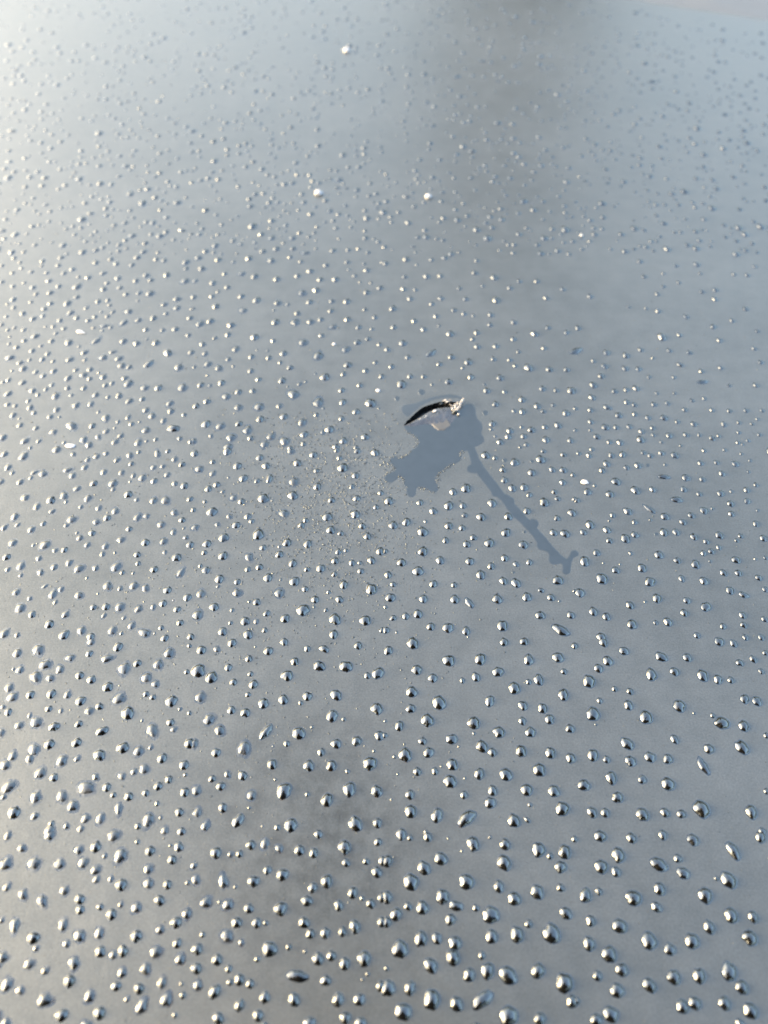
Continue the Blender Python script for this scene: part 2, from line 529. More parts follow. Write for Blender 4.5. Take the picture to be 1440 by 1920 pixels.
# what the photograph shows, tile by tile: x y width [stretch angle], in quarter pixels from the tile's corner
TILES = {
(0, 1560): '60 20 60; 372 20 75; 850 20 85; 162 115 65; 588 130 70; 718 103 85; 905 165 95; 1125 135 75; 1340 105 75; 1278 98 28; 1290 200 75; 40 235 90; 255 222 95; 450 232 75; 625 225 75; 715 280 70; 783 178 38; 1030 70 40; 722 352 55; 830 350 45; 908 387 95; 1110 275 70; 1115 380 75; 1255 388 65; 1408 376 38; 50 410 60; 170 460 75; 483 430 70; 313 510 80 1.2 100; 598 497 80; 602 578 68; 750 557 55; 905 542 45; 835 610 80; 1025 560 75; 1195 505 80 1.25 110; 1400 605 68; 1320 670 88; 8 660 50; 108 688 85 1.25 75; 472 692 80; 250 787 90; 268 870 48; 500 833 55; 598 775 85; 745 757 75; 1022 772 92; 1203 727 60; 1328 828 68; 752 890 85; 850 915 60; 922 885 85; 1165 893 85; 1350 950 72; 15 935 75; 215 985 75; 335 1038 60; 553 972 85; 1088 1018 85; 915 1052 70; 50 1142 85; 152 1183 65; 520 1110 90; 870 1150 75; 1042 1168 80; 1212 1127 75; 330 1253 95; 675 1222 80; 950 1252 40; 1245 1255 85; 1370 1220 50; 1060 1303 90; 462 1365 95; 745 1350 90; 40 1430 70; 1362 1135 30; 1310 1370 40',
(360, 1560): '948 10 65; 178 148 90; 288 165 45; 355 158 55; 440 90 75; 548 80 70 1.2 100; 655 118 55; 805 130 80; 912 150 75; 1143 103 105; 1395 68 65; 1155 225 58; 1305 215 55; 15 245 50; 565 280 65; 677 312 90; 28 350 65; 235 367 85 1.3 105; 460 362 85; 325 408 32; 1010 360 98; 905 410 70; 1385 292 80; 1430 210 70; 1205 448 80; 1275 493 38; 1340 530 68; 1425 485 70; 862 508 80; 1100 543 75; 103 523 78; 205 523 26; 272 537 75; 425 567 75; 663 565 105; 335 672 80; 485 675 75; 552 678 40; 840 672 85; 888 755 75; 998 750 78; 1128 742 65; 1220 700 95; 1425 668 75; 78 765 45; 265 775 85; 370 823 45; 38 870 85; 582 868 110; 725 858 48; 848 893 28; 188 950 80; 490 948 45; 945 942 90; 1045 922 72; 1145 980 85; 1290 940 110; 32 1015 85; 275 1020 60; 355 1100 78; 285 1122 50; 435 1132 68; 45 1143 70; 170 1187 95; 790 1070 115 1.8 170; 1003 1105 80; 1318 1062 32; 1280 1103 24; 1415 1150 75; 545 1232 80; 765 1248 95; 1095 1248 92; 1255 1248 90; 355 1292 80; 195 1390 90; 495 1368 85; 1150 1385 85; 880 1425 95; 1265 1425 85',
(720, 1560): '130 8 85; 195 40 42; 328 30 70; 668 78 105; 908 85 85; 482 46 20; 795 36 26; 585 140 22; 1160 122 110; 1245 175 50; 1355 140 100; 1430 48 50; 25 210 80; 427 190 100; 300 260 100; 900 218 115; 1325 252 95; 203 362 115; 620 362 112; 862 400 88; 1150 440 108; 1325 412 65; 978 490 100; 22 480 85; 440 475 100; 540 545 90 1.6 170; 690 565 50; 180 552 62; 288 558 95; 90 608 90; 22 670 70; 498 647 82; 802 608 130 1.2 170; 1365 600 98; 1085 683 60; 1000 758 112; 1258 748 140; 277 790 105; 397 790 80; 533 822 100; 808 775 95; 120 865 130; 518 930 108; 735 920 58; 350 990 105; 1155 1030 108; 778 1030 110; 640 1062 95; 930 1062 130; 20 1020 36; 1355 1118 140; 30 1160 110; 195 1162 92; 360 1242 138; 545 1280 105; 740 1245 130 1.9 40; 145 1335 125; 935 1365 140; 1410 1262 90; 1170 1395 90',
(1080, 1560): '15 45 65; 183 22 92; 415 38 78; 652 15 70; 878 50 92; 1385 30 85; 1180 130 110 1.6 120; 318 162 105; 190 250 102; 302 290 78; 622 232 118 1.2 150; 765 192 68; 805 300 95; 1145 348 125 1.2 145; 1055 345 36; 628 418 95; 970 465 110; 72 465 105; 172 440 58; 432 483 118; 605 555 78; 1165 615 108; 1330 630 85; 112 660 75; 328 695 110; 1000 705 90; 1305 783 115; 100 828 105; 550 805 125; 872 808 115; 705 872 90; 250 905 120; 1150 1035 130; 345 1025 95; 162 1072 75; 735 1080 105; 925 1070 100; 1245 1155 100; 552 1140 105; 310 1178 110; 800 1300 100; 892 1275 95; 1115 1275 100; 1310 1330 115; 262 1355 120; 155 1400 90; 8 1262 50; 1230 1430 70',
(0, 1200): '685 8 55; 885 45 75; 285 65 80; 130 92 65; 1265 90 75; 670 97 55; 530 128 60; 800 132 75 1.3 20; 335 178 78; 148 220 60; 100 215 25; 450 217 62; 932 202 85; 1030 170 60; 1185 175 70; 1420 40 36; 268 265 80; 375 280 58; 598 260 62; 685 290 72; 1100 275 75; 1168 325 55; 68 350 65; 808 345 78; 95 420 75; 228 405 65; 385 397 75; 505 408 58; 605 450 75; 890 435 85; 1095 400 50; 1145 425 50; 1285 450 90; 1400 235 42; 20 498 38; 62 535 60; 365 510 58; 458 528 35; 222 565 38; 668 527 65; 745 493 60; 958 540 98; 1348 515 28; 1420 545 36; 140 635 65; 270 608 85; 405 642 78; 590 625 58; 765 675 85 1.3 35; 1278 612 60; 1300 668 45; 1140 667 90; 1065 603 25; 5 690 60; 575 762 75; 370 775 80; 255 818 80; 920 800 90; 1040 825 72; 1130 803 38; 1420 770 75; 93 868 65; 222 882 62; 465 895 80; 577 888 45; 745 855 90; 1215 880 75; 40 935 75; 300 993 78; 403 1025 70; 715 1022 52; 1080 960 75; 1005 982 50; 915 1018 55; 1380 930 78; 1390 1008 32; 1265 1040 58; 62 1095 90; 650 1097 110 1.5 175; 800 1098 70; 1185 1090 72; 1092 1143 55; 850 1158 48; 1385 1135 70; 268 1168 80; 465 1165 80; 965 1168 70; 545 1235 80; 28 1172 42; 105 1285 95; 262 1313 62; 890 1255 70 1.4 80; 645 1332 65; 755 1330 75; 1345 1285 65; 1115 1338 90; 1205 1332 28; 385 1372 50; 497 1390 45; 605 1408 55; 1035 1392 48; 370 1425 75; 850 1425 90; 1235 1425 60; 1360 1430 65; 1178 1222 40; 60 1435 60',
(360, 1200): '300 15 65; 690 8 60; 70 68 70; 188 66 50; 572 75 70; 475 48 20; 865 60 52; 990 60 70 1.3 145; 1245 35 65; 425 135 55; 770 155 62; 955 188 85; 1155 190 90; 1395 240 90; 1315 262 55; 272 200 62; 45 220 110; 145 272 90; 438 250 45; 310 310 55; 460 325 72; 712 258 90; 60 420 75; 420 405 42; 535 468 80; 685 440 75; 865 415 70; 815 468 40; 1080 405 85; 1005 438 14; 295 520 62; 400 538 75; 1385 505 95; 1050 560 95; 1138 590 34; 125 590 80; 205 670 75; 555 680 95 1.8 50; 800 690 100; 900 650 26; 15 770 60; 180 838 72; 390 800 95; 710 772 50; 1080 770 78; 1235 750 78; 1405 710 75; 968 835 62; 1365 830 26; 600 925 75; 875 935 82; 1045 935 78; 1335 915 105; 1165 980 38; 265 1003 48; 150 1035 55; 380 1010 75; 215 1090 68; 35 1125 72; 448 1160 68; 690 1120 115; 865 1153 38; 1012 1190 95; 1180 1110 100; 1385 1125 95; 430 1255 26; 230 1252 68; 40 1290 65; 345 1345 95 1.4 60; 100 1390 70; 527 1393 22; 740 1378 105; 640 1402 45; 1225 1368 115; 1390 1365 70; 950 1425 70; 625 1045 24; 608 795 18',
(720, 1200): '215 15 95; 900 8 70; 1050 5 65; 32 72 72; 485 145 92; 722 135 90; 1085 140 85; 1305 122 88; 1430 38 50; 245 215 80; 365 278 72; 855 230 85; 690 270 72; 588 298 45; 1085 310 48; 1160 290 80; 1350 232 50; 978 352 88; 208 380 90; 413 460 105; 200 507 75; 793 450 80; 1345 402 88; 1042 485 75; 1190 505 80; 325 592 100; 115 637 72; 672 612 98; 1242 587 75; 1038 602 60; 1395 658 72; 862 682 88; 1098 682 85; 675 698 26; 10 605 25; 5 710 45; 288 752 62; 508 735 85; 735 790 88; 812 835 72; 158 850 108; 335 835 80; 560 797 20; 78 873 28; 1028 825 82; 1248 838 85; 1400 878 78; 512 925 88; 250 980 65; 382 978 55; 430 945 20; 715 995 85; 915 1000 98; 1165 965 95; 495 1050 95; 103 1003 22; 605 1035 20; 815 1122 78; 600 1155 65; 798 1212 90; 1070 1115 90; 1275 1125 88; 1095 1232 35; 195 1152 75; 55 1193 20; 200 1275 98; 398 1305 102 1.2 85; 620 1325 125 1.7 40; 975 1345 105; 1338 1255 108; 1075 1345 45 1.6 140; 125 1420 100; 312 1435 30',
(1080, 1200): '10 45 60; 205 10 70; 360 75 75; 240 150 78; 170 205 75; 98 300 105; 640 118 85; 835 125 72; 740 230 68; 565 250 95 1.15 100; 950 258 88; 1065 288 72; 1162 295 55; 1075 5 75; 1182 20 60; 1228 165 58; 1330 138 60; 1420 92 48; 1390 230 48; 290 362 48; 405 380 52; 178 450 50; 395 482 75; 128 545 105; 150 632 22; 525 570 100; 775 485 100; 885 545 26; 1265 435 75; 1358 452 78; 1025 562 40; 1095 612 110 1.2 165; 1258 637 82; 1430 712 50; 740 738 68; 385 768 100 1.3 150; 998 808 82; 1245 795 110 1.2 130; 128 855 88; 230 890 60; 410 900 88; 555 870 85; 690 885 75; 955 935 95 2.1 122; 265 1025 92; 60 1080 92; 498 1040 68; 692 1070 100; 312 1172 90; 122 1285 80; 220 1288 75; 498 1298 102; 668 1288 72; 792 1298 70; 942 1255 125; 1315 1280 100; 1430 1130 50; 178 1428 75; 640 1432 60; 1400 1430 60',
(0, 840): '35 40 50; 175 58 65; 60 142 52; 92 184 34; 5 250 50; 148 252 52; 255 180 45 1.4 30; 320 188 58; 230 222 32; 505 160 55 1.4 20; 543 204 52; 425 5 60; 548 42 38; 655 84 42; 725 58 48; 795 38 38; 635 142 48; 778 177 46; 875 88 42; 972 50 50; 1040 26 36; 985 114 42; 1180 40 55 1.7 110; 1260 20 38; 1308 80 44; 1365 118 50; 1150 143 44; 1218 135 36; 910 180 44; 1000 204 40; 1065 220 56; 975 250 22; 1155 242 54; 1255 195 46; 1310 262 46; 1382 277 62; 703 260 58; 848 258 62; 848 308 36; 578 300 50; 190 366 60; 382 385 68; 480 355 58; 495 400 30; 660 370 60; 962 342 62; 1025 385 34; 1150 392 52; 1240 385 64; 1425 378 48; 275 437 52; 390 470 46 1.4 20; 605 438 34; 740 445 46; 865 470 52; 112 508 54; 30 595 50; 132 572 36; 235 605 52; 325 562 44; 535 530 66; 495 578 36; 720 550 50; 803 518 56; 1030 515 60 1.6 60; 1100 506 46; 1305 480 48; 1365 535 52; 1210 570 56; 968 602 46; 1300 628 48; 1378 600 24; 1395 668 38; 600 670 48; 578 633 26; 690 632 54; 655 720 46; 98 705 58; 340 718 70; 250 728 28; 410 765 40; 483 758 52; 905 683 56; 790 735 54; 1090 702 66; 1225 695 54; 1425 720 60; 50 812 60; 292 825 46; 768 792 42; 862 782 26; 1030 795 54; 1235 778 34; 520 855 50; 155 883 62; 58 905 40; 405 890 48; 590 900 68; 305 930 50; 155 952 36; 718 897 46; 870 888 74; 918 930 38; 1035 862 42; 1000 936 26; 1325 815 70; 1155 905 62; 1355 930 64 1.6 65; 652 972 26; 335 1035 38 1.7 35; 458 1052 46; 395 1095 64; 120 1078 56; 222 1125 40; 415 1152 38; 590 1100 56; 805 1028 62; 900 1052 38; 1005 1025 66; 1090 1045 56; 1255 1060 60; 1405 1115 64; 735 1090 20; 150 1195 72; 240 1243 56; 700 1190 50; 795 1185 60; 900 1185 70; 1040 1200 60; 1148 1186 40; 1222 1160 60; 1328 1205 52; 490 1245 58; 780 1252 40; 928 1272 34; 370 1315 72; 1350 1305 56; 985 1330 52; 1208 1345 46; 30 1390 66; 128 1398 42; 480 1395 78; 610 1362 64; 680 1410 64; 842 1362 64; 1085 1380 74 1.3 165; 910 1388 30; 1160 1388 20; 1235 1420 60; 1430 1410 55; 1300 1140 16',
(360, 840): '20 35 60; 265 18 68; 738 18 50; 1085 12 46; 1240 18 50; 1372 28 64; 508 66 56; 910 45 58; 1105 70 46; 155 100 40; 55 152 58; 155 185 50; 340 128 66; 555 127 62; 790 107 62; 1130 140 76; 932 166 42; 385 220 66; 488 243 42; 580 222 66 1.7 72; 272 220 20; 762 245 70; 940 282 64; 1225 200 58; 1198 285 46; 185 270 50; 122 300 56; 230 325 34; 312 368 48; 370 395 54; 535 370 82; 755 348 76; 1045 385 56; 1235 372 58; 1415 332 48; 97 400 32; 600 392 22; 150 470 82; 10 460 40; 278 508 42; 1380 438 44; 690 485 66; 1015 510 74; 1225 490 72; 418 508 52; 447 545 40; 330 572 62; 852 537 46; 820 575 54; 190 570 38; 25 592 52; 1275 580 56; 1040 608 66; 1115 636 42; 1315 655 62; 498 640 90; 238 665 76; 112 712 62; 712 702 74; 868 712 68; 532 742 50; 655 738 26; 92 780 44; 1098 772 50; 1155 765 34; 1410 768 68; 232 802 70; 425 812 62; 655 792 60; 755 858 66; 1072 840 56; 1345 836 64; 1200 856 54; 1258 857 36; 62 880 34; 105 910 62; 418 905 48; 505 888 56; 862 905 48; 965 895 70; 1265 918 52; 1068 942 46; 570 965 70; 205 975 72; 340 998 54; 768 993 74; 665 985 22; 1138 1018 70; 1345 1050 90; 848 1053 50; 1025 1078 36; 65 1090 62; 335 1080 64; 652 1085 68; 922 1130 62; 1105 1130 58; 485 1150 60; 430 1150 24; 165 1185 70; 832 1205 100; 300 1212 34; 40 1248 75; 560 1235 52; 1005 1212 34; 698 1272 70; 1072 1275 90; 1298 1285 86; 398 1292 72; 288 1308 36; 482 1298 40; 228 1370 68; 545 1362 46; 420 1392 76; 1062 1390 72; 685 1420 72; 1425 1362 45; 310 1430 60; 915 1190 22; 195 1035 28',
(720, 840): '762 48 64; 832 70 42; 980 100 66; 1195 20 40; 1175 78 74; 1345 45 42; 890 158 50; 1108 178 60; 1262 157 52; 1345 160 54; 1418 197 40; 903 235 56; 1340 252 52; 962 295 62; 1052 288 66; 1090 347 46; 1278 325 44; 1302 375 46; 615 295 74; 518 323 60; 35 390 66; 270 403 56; 485 425 72; 592 427 52; 370 468 60; 810 405 72; 1202 400 76; 1430 380 40; 605 500 44; 728 510 72; 932 507 64; 1072 466 58; 1410 480 64; 1298 522 50; 68 573 66; 168 548 68; 312 548 30; 290 620 80; 485 578 64; 585 594 50; 915 628 72; 670 666 54; 462 688 54; 620 715 58; 790 705 76; 1272 628 62; 1358 635 70; 1045 718 72; 290 768 74; 10 770 40; 420 835 72 1.15 95; 130 852 70; 643 843 66; 905 820 58; 803 880 58; 990 866 46; 1090 850 54; 255 915 84; 725 943 78; 30 945 62; 68 1018 46; 370 1013 62; 525 1022 50; 895 990 66; 990 1005 74; 1305 985 82; 48 1115 76; 295 1125 66; 530 1128 68; 640 1155 70 2.0 130; 850 1125 78; 1072 1110 74; 1178 1063 46 1.3 160; 1252 1115 58; 1430 1070 30; 1315 1145 22; 12 1190 30; 68 1270 50; 163 1255 58; 255 1238 72; 1172 1248 72; 1402 1248 58; 350 1333 66; 480 1340 84; 615 1365 72; 888 1325 86; 1325 1355 105 1.7 155; 15 1360 55; 95 1380 24; 215 1425 80; 900 1425 70; 1048 1418 84; 630 1415 18',
(1080, 840): '20 35 40; 98 52 46; 118 5 40; 265 50 50; 350 42 54; 505 30 42; 558 52 46; 640 32 50; 740 48 58; 960 15 42; 1115 10 34; 230 112 56; 195 163 50; 380 142 46; 465 125 60; 668 122 30; 935 108 48; 1055 103 46; 1195 113 54; 1305 90 30; 1240 40 30; 1095 186 52; 1295 176 28; 300 245 68; 660 210 64 1.9 178; 825 217 62; 948 230 50; 140 278 30; 88 322 62; 255 340 64; 445 310 68; 575 306 50; 808 305 50; 925 340 46; 1085 335 60; 1165 322 32; 1280 310 50; 1350 272 40; 1160 412 54; 1285 393 54; 755 380 74 1.3 178; 8 388 44; 550 450 66 2.1 145; 388 468 66; 668 507 68; 960 462 64; 865 500 54; 1165 488 52; 275 500 44; 1022 450 30; 1362 465 30; 250 543 26; 440 550 46; 558 537 26; 105 568 70; 802 550 52; 1350 563 52; 232 608 60; 55 626 52; 372 672 76; 443 645 58; 660 625 68; 750 625 56; 885 660 60; 1075 648 66; 978 697 48; 1235 655 44; 1205 690 34; 1405 670 60; 250 690 50; 155 780 58; 1072 740 44; 1015 770 52; 958 783 50; 410 785 36; 622 795 66; 65 842 78; 760 838 60; 897 865 70; 1200 833 66; 1005 845 28; 1345 830 26; 1422 820 36; 495 893 76; 298 910 60; 205 860 20; 330 870 18; 1105 930 58; 1218 932 56; 555 995 84; 792 973 52; 960 990 70; 1370 967 56; 195 972 88; 30 1078 74; 1155 1062 68; 1258 1095 68 1.3 160; 1420 1055 50; 608 1120 74; 405 1172 68 1.25 125; 832 1138 56; 518 1150 24; 130 1220 70; 975 1183 82; 813 1230 62; 228 1258 68; 690 1297 72; 598 1305 42; 420 1315 76; 1250 1248 60; 1415 1280 50; 1258 1322 52; 1103 1332 50; 908 1400 52; 190 1412 76; 1078 1415 84; 1272 1415 50; 1390 1415 52',
(0, 480): '105 12 34; 150 45 28; 162 88 32; 12 68 34; 92 123 36; 235 115 36; 318 35 40; 312 72 28; 435 66 38; 455 8 42; 540 96 42; 350 123 36; 478 127 38; 658 157 44; 588 152 30; 365 182 44; 180 198 28; 97 225 40; 248 232 44; 440 222 42; 12 190 40; 270 280 38; 375 272 46; 575 225 62; 718 45 46; 830 22 38; 872 55 44; 770 125 42; 885 163 48; 990 62 42; 1030 5 48; 1095 140 46; 1130 178 40; 1018 180 42; 1170 20 40; 1230 30 40; 1250 135 58 1.4 90; 1395 40 50; 1395 92 34; 1390 182 50; 803 200 36; 775 245 46; 900 235 38; 945 283 40; 1040 275 42; 1122 275 58; 100 320 48; 575 303 42; 735 335 44; 810 328 38; 822 366 32; 505 348 56; 232 342 32; 378 352 40; 330 392 42; 103 385 36; 55 358 24; 170 425 46; 322 445 34; 48 450 34; 245 467 46; 530 420 50; 575 460 44; 645 388 32; 448 478 42; 658 480 36; 712 452 34; 845 418 32; 805 450 34; 760 418 24; 965 412 52; 1040 476 44; 930 493 56 1.4 45; 1035 335 24; 1230 360 44; 1325 318 50; 1328 385 50; 1245 428 38; 1150 460 56 1.4 90; 1425 460 44; 1435 395 30; 10 512 40; 110 535 30; 58 552 32; 178 550 40; 400 525 34; 340 528 22; 420 576 32; 480 540 40; 265 595 52; 75 602 22; 180 630 40; 68 655 28; 385 633 42; 515 645 56; 700 535 30; 780 520 46 1.6 15; 830 533 32; 768 558 26; 720 632 60 1.8 42; 1095 548 40; 1315 543 50; 1220 552 36; 1410 590 40; 925 632 52; 1025 650 50; 1170 645 56; 1100 622 24; 1258 720 70 1.4 125; 125 680 42; 240 706 42; 305 674 28; 358 728 42; 592 678 26; 630 720 46; 75 755 62 1.2 175; 150 797 46 1.3 10; 222 776 30; 318 770 42; 400 786 34; 520 773 52; 635 778 28; 775 757 52; 840 716 44 1.3 15; 888 765 54; 912 818 50; 970 828 40; 1115 803 70 1.7 40; 1338 828 60; 1432 718 46; 172 840 54; 90 858 24; 268 866 38; 402 858 46; 325 895 44; 568 852 36; 675 848 46; 622 886 52; 512 910 48; 672 918 38; 775 903 48; 740 872 24; 62 927 40; 22 942 30; 170 945 46; 932 912 44; 965 950 60; 788 965 40; 840 950 34; 390 963 38; 345 995 36; 505 986 38; 628 988 42; 245 1005 48; 285 1038 34; 62 1028 50; 1085 985 54; 1188 983 58; 1370 980 68; 415 1045 60 1.5 70; 718 1037 48; 535 1042 32; 810 1053 34; 893 1043 50; 970 1083 52; 1068 1068 44; 55 1110 42; 115 1120 34; 212 1085 38; 225 1132 48; 568 1113 50; 680 1108 48; 255 1173 40; 425 1147 48; 98 1188 48; 375 1203 44; 445 1205 22; 738 1168 26; 1095 1150 50; 1275 1100 50; 1280 1160 48; 1140 1195 50; 960 1208 42; 985 1256 42; 885 1240 30; 793 1207 58; 1380 1188 38; 1225 1230 44; 1048 1242 22; 145 1218 20; 150 1263 46; 270 1285 44; 535 1265 76 1.3 160; 692 1268 52; 400 1315 52; 797 1310 46; 1095 1302 58; 1300 1285 84 1.3 178; 905 1343 46; 735 1353 44; 625 1372 56; 862 1390 50; 665 1412 52; 20 1355 60; 185 1383 58; 290 1385 38; 435 1425 75; 1035 1397 58; 1100 1385 26; 1168 1372 36; 1348 1365 36; 1430 1388 46; 225 1435 30; 480 1395 26; 860 1288 22',
(360, 480): '45 8 50; 195 22 50; 425 12 54; 595 30 54; 310 42 30; 70 90 50; 245 128 40; 375 128 44; 470 147 58; 635 168 54; 815 38 40; 885 108 50; 790 145 46; 735 5 40; 1005 65 44; 960 172 44; 1075 170 56; 1165 42 40; 1175 100 26; 1290 55 28; 1310 102 48; 1220 145 36; 1258 195 24; 1340 198 28; 1430 45 40; 25 182 38; 155 197 50; 265 230 44; 195 265 30; 12 305 42; 148 298 42; 370 298 48; 485 325 60; 825 272 56; 930 250 56; 1308 268 48; 1410 235 48; 178 372 54; 640 347 50; 718 360 32; 880 340 50; 1045 335 40; 1160 335 54; 385 403 50; 615 405 26; 790 425 44; 1040 408 44; 1295 398 36; 1370 455 44; 10 390 28; 58 505 54; 138 483 56; 292 512 60; 625 490 60; 770 493 60; 885 490 50; 965 472 44; 1165 470 50; 1060 527 46; 1250 530 44; 1348 545 32; 270 585 46; 172 612 36; 468 602 62; 608 632 40; 830 645 60; 970 592 44; 1320 618 42; 1240 643 52; 1405 660 40; 78 658 44; 5 712 40; 328 695 54; 98 727 42; 685 725 58; 575 758 46; 568 708 22; 488 703 18; 445 750 46; 272 770 40; 660 795 36; 945 745 68; 1150 698 52; 120 805 50; 198 835 54; 15 832 28; 735 832 48; 1168 812 56; 1135 880 46; 1375 795 38; 1302 855 46; 1420 898 46; 440 858 46; 115 892 24; 310 825 24; 498 920 44; 220 945 56; 65 962 52; 135 968 30; 675 928 56; 995 900 76; 925 882 20; 805 958 34; 852 940 22; 718 978 18; 1258 965 46; 1122 1002 52; 348 1015 54; 455 1008 46; 258 1048 54; 112 1085 54; 762 1030 76; 1130 1090 56; 945 1095 76; 1338 1095 80; 30 1120 48; 345 1130 52; 505 1125 64; 652 1122 42; 985 1140 22; 1230 1162 56; 688 1198 62; 932 1188 38; 1122 1215 46; 510 1217 60; 105 1253 70; 352 1253 54; 825 1240 60; 1030 1293 70; 215 1270 62; 415 1302 62; 980 1318 36; 140 1345 32; 840 1332 60; 1298 1350 62; 590 1350 60; 290 1357 62; 438 1362 48; 695 1385 68; 1135 1380 56; 543 1405 58; 835 1405 42; 10 1385 48; 270 1425 60; 1078 1425 50; 1230 1432 40; 735 1435 40; 1400 1140 18',
(720, 480): '10 50 46; 165 20 54; 355 25 36; 455 10 44; 695 30 38; 245 62 26; 155 152 40; 320 148 50; 420 145 42; 680 122 46; 825 155 54; 145 242 48; 235 250 34; 565 238 38; 740 220 34; 945 235 44; 1015 185 40; 1145 185 44; 1340 245 40; 195 315 48; 425 312 46; 358 355 40; 612 318 44; 840 325 60; 1215 310 46; 65 388 58; 525 402 44; 600 430 40; 390 448 42; 800 437 46; 670 445 28; 225 482 46; 975 493 48; 795 512 44; 72 530 46; 298 545 50; 412 520 26; 495 577 62; 695 570 46; 665 620 38; 1130 578 56; 1230 533 42; 1370 568 44; 970 618 46; 140 648 58; 25 697 48; 700 675 50; 838 672 46; 1200 685 44; 1008 715 32; 178 755 44; 505 752 52; 820 768 44; 942 775 40; 632 790 58; 985 820 40; 415 807 42; 1085 830 72; 1240 845 54; 1370 848 46; 55 825 48; 590 838 28; 195 898 46; 298 900 42; 650 902 52; 870 908 56; 485 938 58; 130 955 74; 360 962 26; 770 1005 56; 905 1015 36; 1188 990 50; 1290 1003 40; 1405 1003 64; 755 960 24; 1035 1070 58; 835 1105 52; 1150 1120 54; 1270 1115 34; 975 1158 38; 1038 1162 54; 1195 1162 38; 1365 1172 58; 1435 1140 36; 812 1253 54; 803 1297 28; 1032 1280 30; 945 1305 56; 1105 1298 56; 1207 1278 46; 1305 1265 56; 932 1348 54; 1048 1347 50; 1215 1372 58; 1398 1378 52; 1068 1410 42; 870 1390 52; 1020 1432 24; 1435 1303 30; 835 1350 24; 352 722 68 1.7 38',
(1080, 480): '105 298 46; 510 150 40; 480 35 46; 750 68 38; 905 58 50; 655 128 30; 770 195 34; 655 225 34; 610 282 38; 1045 250 46; 1040 318 46; 945 265 36; 1185 135 36; 1285 140 38; 1340 75 36; 930 128 28; 615 408 46; 825 450 48 1.4 128; 1272 392 42; 1170 480 40; 1030 525 46; 395 380 28; 525 390 32; 15 535 46; 645 600 72; 775 588 42; 0 705 76 1.7 25; 230 718 54; 375 740 54; 485 698 44; 700 705 38; 850 720 44; 1075 627 46; 1335 690 36; 1360 560 34; 130 783 38; 215 820 52; 370 838 50; 470 842 46; 575 762 30; 780 810 50 1.3 150; 940 860 44; 1085 835 40; 1385 792 42; 190 895 50; 130 962 58; 548 903 36; 735 905 36; 950 938 60 2.0 5; 1150 968 32; 1348 965 42; 290 1010 44; 378 998 46; 450 988 50; 605 1025 32; 738 1025 28; 120 1055 52; 380 1090 46; 438 1112 42; 585 1108 46; 685 1100 42; 960 1065 34; 870 1080 34; 235 1130 58 1.25 158; 108 1150 44; 15 1145 50; 320 1190 56; 440 1180 46; 540 1207 50; 660 1208 54; 760 1238 40; 885 1255 50; 815 1148 44; 1020 1152 38; 1150 1157 38; 1275 1155 40; 1395 1155 34; 110 1238 46; 1108 1258 46; 1220 1245 36; 1320 1255 32; 1360 1220 32; 222 1278 64; 302 1280 46; 400 1275 46; 575 1285 42; 490 1310 46; 108 1302 32; 15 1308 50; 155 1350 52; 700 1340 54; 825 1335 48; 925 1338 36; 580 1338 36; 485 1370 64; 1020 1362 46; 1070 1345 34; 1220 1320 34; 1375 1335 40; 250 1390 42; 330 1393 54; 640 1393 28; 120 1430 56; 1215 1395 36; 1290 1380 36; 785 1420 26; 1250 1410 26',
}
DROPS = []
for (ox, oy), txt in TILES.items():
    for item in txt.split(';'):
        q = [float(v) for v in item.split()]
        if not q: continue
        x, y, w = ox + q[0] / 4, oy + q[1] / 4, q[2] / 4
        e, a = (q[3], q[4]) if len(q) > 4 else (1.0, 0.0)
        if all(math.hypot(x - d[0], y - d[1]) > .42 * max(w, d[2]) for d in DROPS):
            DROPS.append((x, y, w, e, a))
# the far, blurred part of the panel and a margin round the frame: same spacing, drawn by chance
rnd = random.Random(12)
pool = [(d[0], d[1], d[2]) for d in DROPS]
cell = {}
def put(x, y, w): cell.setdefault((int(x // 40), int(y // 40)), []).append((x, y, w))
for d in pool: put(*d)
def free(x, y, w):
    cx, cy = int(x // 40), int(y // 40)
    for i in (-1, 0, 1):
        for j in (-1, 0, 1):
            for (a, b, c) in cell.get((cx + i, cy + j), ()):
                if math.hypot(a - x, (b - y) * 1.15) < (w + c) * .62: return False
    return True
def scatter(x0, x1, y0, y1, dens):
    for _ in range(int((x1 - x0) * (y1 - y0) * dens)):
        for _t in range(12):
            x, y = rnd.uniform(x0, x1), rnd.uniform(y0, y1)
            full = 26 * (y + 900) / 2700
            w = full * min(1.3, max(.28, rnd.gauss(.66, .24)))
            g = at(x, y)
            if g.y < edge_y(g.x) - .008 and free(x, y, w):
                put(x, y, w)
                e = rnd.choice((1, 1, 1, 1, 1, 1, 1.25, 1.5))
                DROPS.append((x, y, w, e, rnd.uniform(0, 180)))
                break
scatter(-30, 1470, -20, 476, .0027)
scatter(-360, -6, -60, 900, .0011)
scatter(1446, 1800, -60, 900, .0011)
scatter(-300, -6, 900, 2000, .0007)
scatter(1446, 1740, 900, 2000, .0006)
scatter(-200, 1640, 1926, 2080, .0006)

